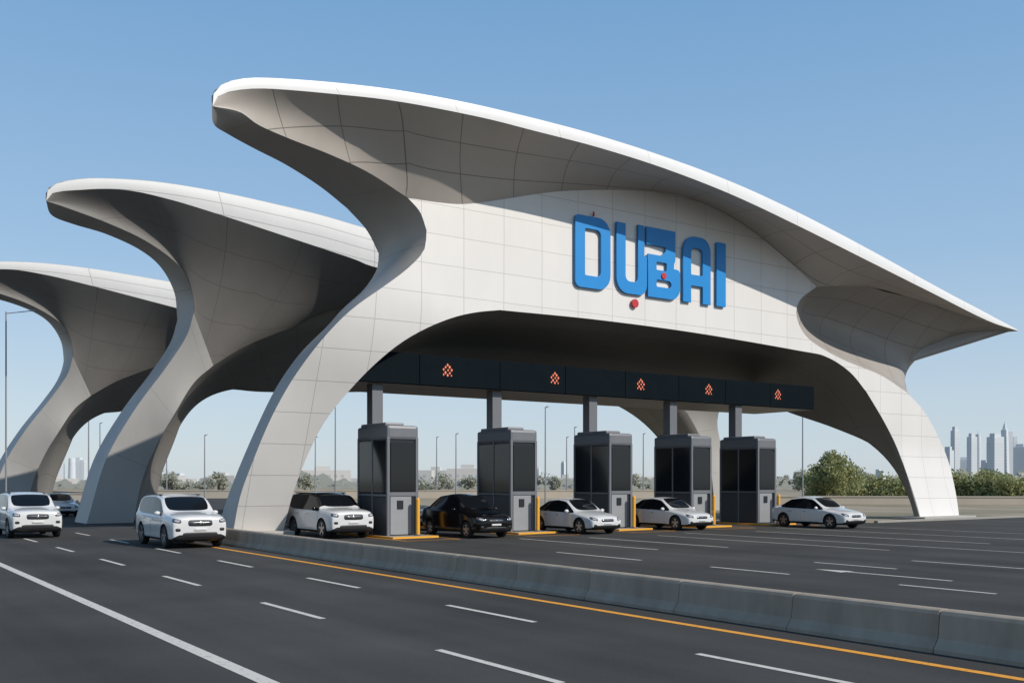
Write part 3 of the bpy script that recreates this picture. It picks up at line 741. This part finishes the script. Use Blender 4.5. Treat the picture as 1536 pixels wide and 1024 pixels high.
for k,px in enumerate([255,268,305,322,452,468,630,655,700,808,835,955,972,1180,1200,1290,1340]):
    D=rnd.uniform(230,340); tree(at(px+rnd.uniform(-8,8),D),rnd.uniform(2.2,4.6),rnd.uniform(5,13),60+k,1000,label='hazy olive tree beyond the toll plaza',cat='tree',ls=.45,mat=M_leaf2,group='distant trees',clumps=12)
V=[];F=[];rnd=random.Random(5)
for k in range(9000):
    px=rnd.uniform(-60,1640); D=rnd.uniform(300,420); x,y=at(px,D); hh=(2.4+1.8*math.sin(px*.045)+1.5*math.sin(px*.013+1)+.8*math.sin(px*.21))
    z=rnd.random()*max(1,hh); s=rnd.uniform(.5,1.1); b=len(V); dx,dy=.8211*s,-.5707*s
    V+=[(x-dx,y-dy,z),(x,y,z-s*.6),(x+dx,y+dy,z),(x,y,z+s*.6)]; F.append((b,b+1,b+2,b+3))
M_hz=plain('hazy_foliage',(.36,.37,.33),.9)  # grey-green base colour carries the haze, no volume in the air
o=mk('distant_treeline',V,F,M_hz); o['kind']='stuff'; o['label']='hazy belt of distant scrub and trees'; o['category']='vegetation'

# ------------------------------------------------------------------ low walls, poles, city
M_low=plain('low_wall',(.50,.43,.34),.9,noise=.12,nscale=.6)
def wall_line(px0,D0,px1,D1,h,label,th=.4):
    (x0,y0),(x1,y1)=at(px0,D0),at(px1,D1); L=math.hypot(x1-x0,y1-y0); a=math.atan2(y1-y0,x1-x0)
    t=thing('low_wall',label,'wall',(x0,y0,0),rz=a)
    box('wall_body',0,L,-th/2,th/2,0,h,M_low,t,.03)
    box('coping',0,L,-th/2-.06,th/2+.06,h-.01,h+.1,M_low,t)
wall_line(1165,100,1700,95,.75,'long low beige concrete wall edging the verge')
wall_line(180,135,1160,135,1.0,'long low beige boundary wall past the toll plaza')
wall_line(-80,110,130,110,.9,'low beige wall beyond the open lanes')
M_pole=plain('pole_steel',(.24,.25,.27),.6)
def lamp(px,D,h,arm,label='slender grey street lamp pole past the toll plaza'):
    x,y=at(px,D); t=thing('street_lamp',label,'street lamp',(x,y,0),'street lamps around the plaza')
    cyl('pole',(0,0,0),(0,0,h),.06*D/100+.02,.03*D/100+.02,M_pole,t,8)
    ax,ay=.8211*arm,-.5707*arm
    bm=bmesh.new(); add_cyl(bm,(0,0,h-.1),(ax,ay,h+.036*abs(arm)),.03*D/100+.01,.025*D/100+.01,6); from_bm('arm',bm,M_pole,t)
    bm=bmesh.new(); add_box(bm,ax-.12,ax+.12,ay-.06,ay+.06,h+.02+.036*abs(arm)-.06,h+.06+.036*abs(arm),.02); from_bm('lamp_head',bm,M_pole,t)
lamp(9,56,11.7,1.5,'tall street lamp with curved arm beside the open lanes')
for px,top,D in [(60,658,120),(133,618,100),(150,634,130),(250,670,140),(307,652,120),(473,655,120),(503,603,95),(655,655,150),(684,650,120),(818,610,95),(850,655,140),(862,640,130),(965,650,140),(1204,612,92)]:
    lamp(px,D,2.25+(722-top)/1509*D,.22)
M_haze=plain('haze_blue_concrete',(.60,.63,.65),1.0,noise=.05,nscale=.02,spec=0)  # atmospheric haze painted into the tower colour as pale blue-grey
M_haze2=plain('haze_blue_glass',(.57,.605,.63),1.0,noise=.06,nscale=.02,spec=0)  # window bands paled too, haze mixed into their colour
def tower(px,D,top,wpx,style,label):
    x,y=at(px,D); h=(722-top)/1509*D; w=wpx/1509*D
    t=thing('skyscraper',label,'skyscraper',(x,y,0),'distant skyline towers',rz=-.607+.3*((px%5)-2))
    bm=bmesh.new()
    if style==0:
        bmesh.ops.create_cone(bm,cap_ends=True,segments=20,radius1=w*.5,radius2=w*.42,depth=h*.94,matrix=Matrix.Translation((0,0,h*.47))); add_cyl(bm,(0,0,h*.93),(0,0,h*1.02),w*.08,w*.02,6)
    elif style==1:
        add_box(bm,-w*.45,w*.0,-w*.35,w*.35,0,h,w*.03); add_box(bm,w*.02,w*.45,-w*.35,w*.35,0,h*.9,w*.03)
    elif style==3:
        add_box(bm,-w*.45,w*.45,-w*.4,w*.4,0,h*.93,w*.03); add_box(bm,-w*.3,w*.3,-w*.25,w*.25,h*.93,h)
    else:
        bmesh.ops.create_cone(bm,cap_ends=True,segments=6,radius1=w*.5,radius2=w*.36,depth=h*.9,matrix=Matrix.Translation((0,0,h*.45))); bmesh.ops.create_cone(bm,cap_ends=True,segments=6,radius1=w*.26,radius2=w*.1,depth=h*.12,matrix=Matrix.Translation((0,0,h*.94))); add_cyl(bm,(0,0,h),(0,0,h*1.05),w*.05,w*.01,6)
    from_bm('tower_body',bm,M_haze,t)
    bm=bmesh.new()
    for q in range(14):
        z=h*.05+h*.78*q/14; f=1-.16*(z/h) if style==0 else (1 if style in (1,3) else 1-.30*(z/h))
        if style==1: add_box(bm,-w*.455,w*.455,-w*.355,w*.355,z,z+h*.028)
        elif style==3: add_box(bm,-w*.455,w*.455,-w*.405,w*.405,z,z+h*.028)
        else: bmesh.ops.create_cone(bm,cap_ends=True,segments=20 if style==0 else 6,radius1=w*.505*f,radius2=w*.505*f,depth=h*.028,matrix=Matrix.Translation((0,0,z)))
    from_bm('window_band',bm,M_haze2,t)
for a in [(1424,2000,668,12,1),(1433,2100,638,11,3),(1446,2200,684,14,3),(1458,2000,648,12,3),(1467,2200,645,9,0),(1480,2100,688,16,1),(1493,1900,648,20,3),(1507,2000,634,14,2),(1517,2100,645,15,1),(1530,1900,664,18,3),(1548,2000,650,16,0),(1412,2200,697,12,3),(1385,2300,704,14,3),
          (88,2000,684,16,3),(108,2000,683,11,0),(122,2100,684,14,1),(70,2200,700,10,1),(270,2300,708,12,3),(660,2300,700,6,2),(672,2300,706,8,3),(808,2400,698,6,2),(845,2300,690,6,3),(1320,2300,702,12,1)]:
    tower(*a,'pale grey hazy skyscraper on the city skyline')
rnd=random.Random(21)
M_lowb=plain('pale_building',(.55,.53,.50),.95,noise=.08,nscale=.1); M_lowd=plain('pale_building_window',(.40,.42,.43),.8)  # low-level haze is only in these pale wall and window colours
for k in range(26):
    px=-20+k*62+rnd.uniform(-20,20); D=rnd.uniform(430,620); x,y=at(px,D); w=rnd.uniform(10,24); h=rnd.uniform(3.5,8)
    t=thing('low_building','pale low-rise building in desert haze','building',(x,y,0),'distant low buildings',rz=-.607+rnd.uniform(-.4,.4))
    box('wall',-w/2,w/2,-5,5,0,h,M_lowb,t)
    box('roof_room',-w*.2,w*.1,-3,3,h,h+1.8,M_lowb,t)
    bm=bmesh.new()
    for f in range(max(1,int(h/3))):
        for q in range(int(w/3)): add_box(bm,-w/2+1+q*3,-w/2+2.4+q*3,-5.05,5.05,1.2+f*3,2.4+f*3)
    from_bm('window',bm,M_lowd,t)

# ------------------------------------------------------------------ light, camera
sun_dir=Vector((.42,-.91,0)).normalized(); el=math.radians(36)
tosun=Vector((sun_dir.x*math.cos(el),sun_dir.y*math.cos(el),math.sin(el)))
sl=bpy.data.lights.new('sun','SUN'); sl.energy=3.9; sl.angle=math.radians(.5); sl.color=(1,.94,.865)
so=bpy.data.objects.new('sun',sl); so.rotation_euler=(-tosun).to_track_quat('-Z','Y').to_euler(); link(so)
w=bpy.data.worlds.new('World'); S.world=w; w.use_nodes=True; nt=w.node_tree; L=nt.links.new
sky=nt.nodes.new('ShaderNodeTexSky'); sky.sky_type='NISHITA'; sky.sun_disc=False; sky.sun_elevation=el
sky.sun_rotation=math.atan2(tosun.x,tosun.y); sky.air_density=1.0; sky.dust_density=.6; sky.ozone_density=1.5
tc=nt.nodes.new('ShaderNodeTexCoord'); sx=nt.nodes.new('ShaderNodeSeparateXYZ'); L(tc.outputs['Generated'],sx.inputs[0])
rp=nt.nodes.new('ShaderNodeValToRGB'); L(sx.outputs['Z'],rp.inputs['Fac'])
stops=[(0,(.53,.61,.68)),(.08,(.47,.58,.69)),(.21,(.31,.48,.68)),(.43,(.175,.36,.61)),(1,(.05,.14,.31))]
e=rp.color_ramp.elements; e[0].position=0; e[0].color=(*stops[0][1],1); e[1].position=1; e[1].color=(*stops[-1][1],1)
for p,c in stops[1:-1]:
    q=e.new(p); q.color=(*c,1)
sc=nt.nodes.new('ShaderNodeVectorMath'); sc.operation='SCALE'; sc.inputs['Scale'].default_value=1/.15; L(rp.outputs['Color'],sc.inputs[0])
s2=nt.nodes.new('ShaderNodeVectorMath'); s2.operation='SCALE'; s2.inputs['Scale'].default_value=1.6; L(sky.outputs[0],s2.inputs[0])
mx=nt.nodes.new('ShaderNodeMix'); mx.data_type='RGBA'; mx.inputs['Factor'].default_value=.9
L(s2.outputs[0],mx.inputs['A']); L(sc.outputs[0],mx.inputs['B'])
bg=nt.nodes['Background']; bg.inputs['Strength'].default_value=.15; L(mx.outputs['Result'],bg.inputs['Color'])
cam=bpy.data.cameras.new('camera'); co=bpy.data.objects.new('camera',cam); link(co); S.camera=co
co.location=(0,0,2.25); co.rotation_euler=(math.radians(90),0,-math.atan2(.5707,.8211))
cam.sensor_width=36; cam.lens=1509/1536*36; cam.shift_y=210/1536; cam.clip_end=20000; cam.clip_start=.1
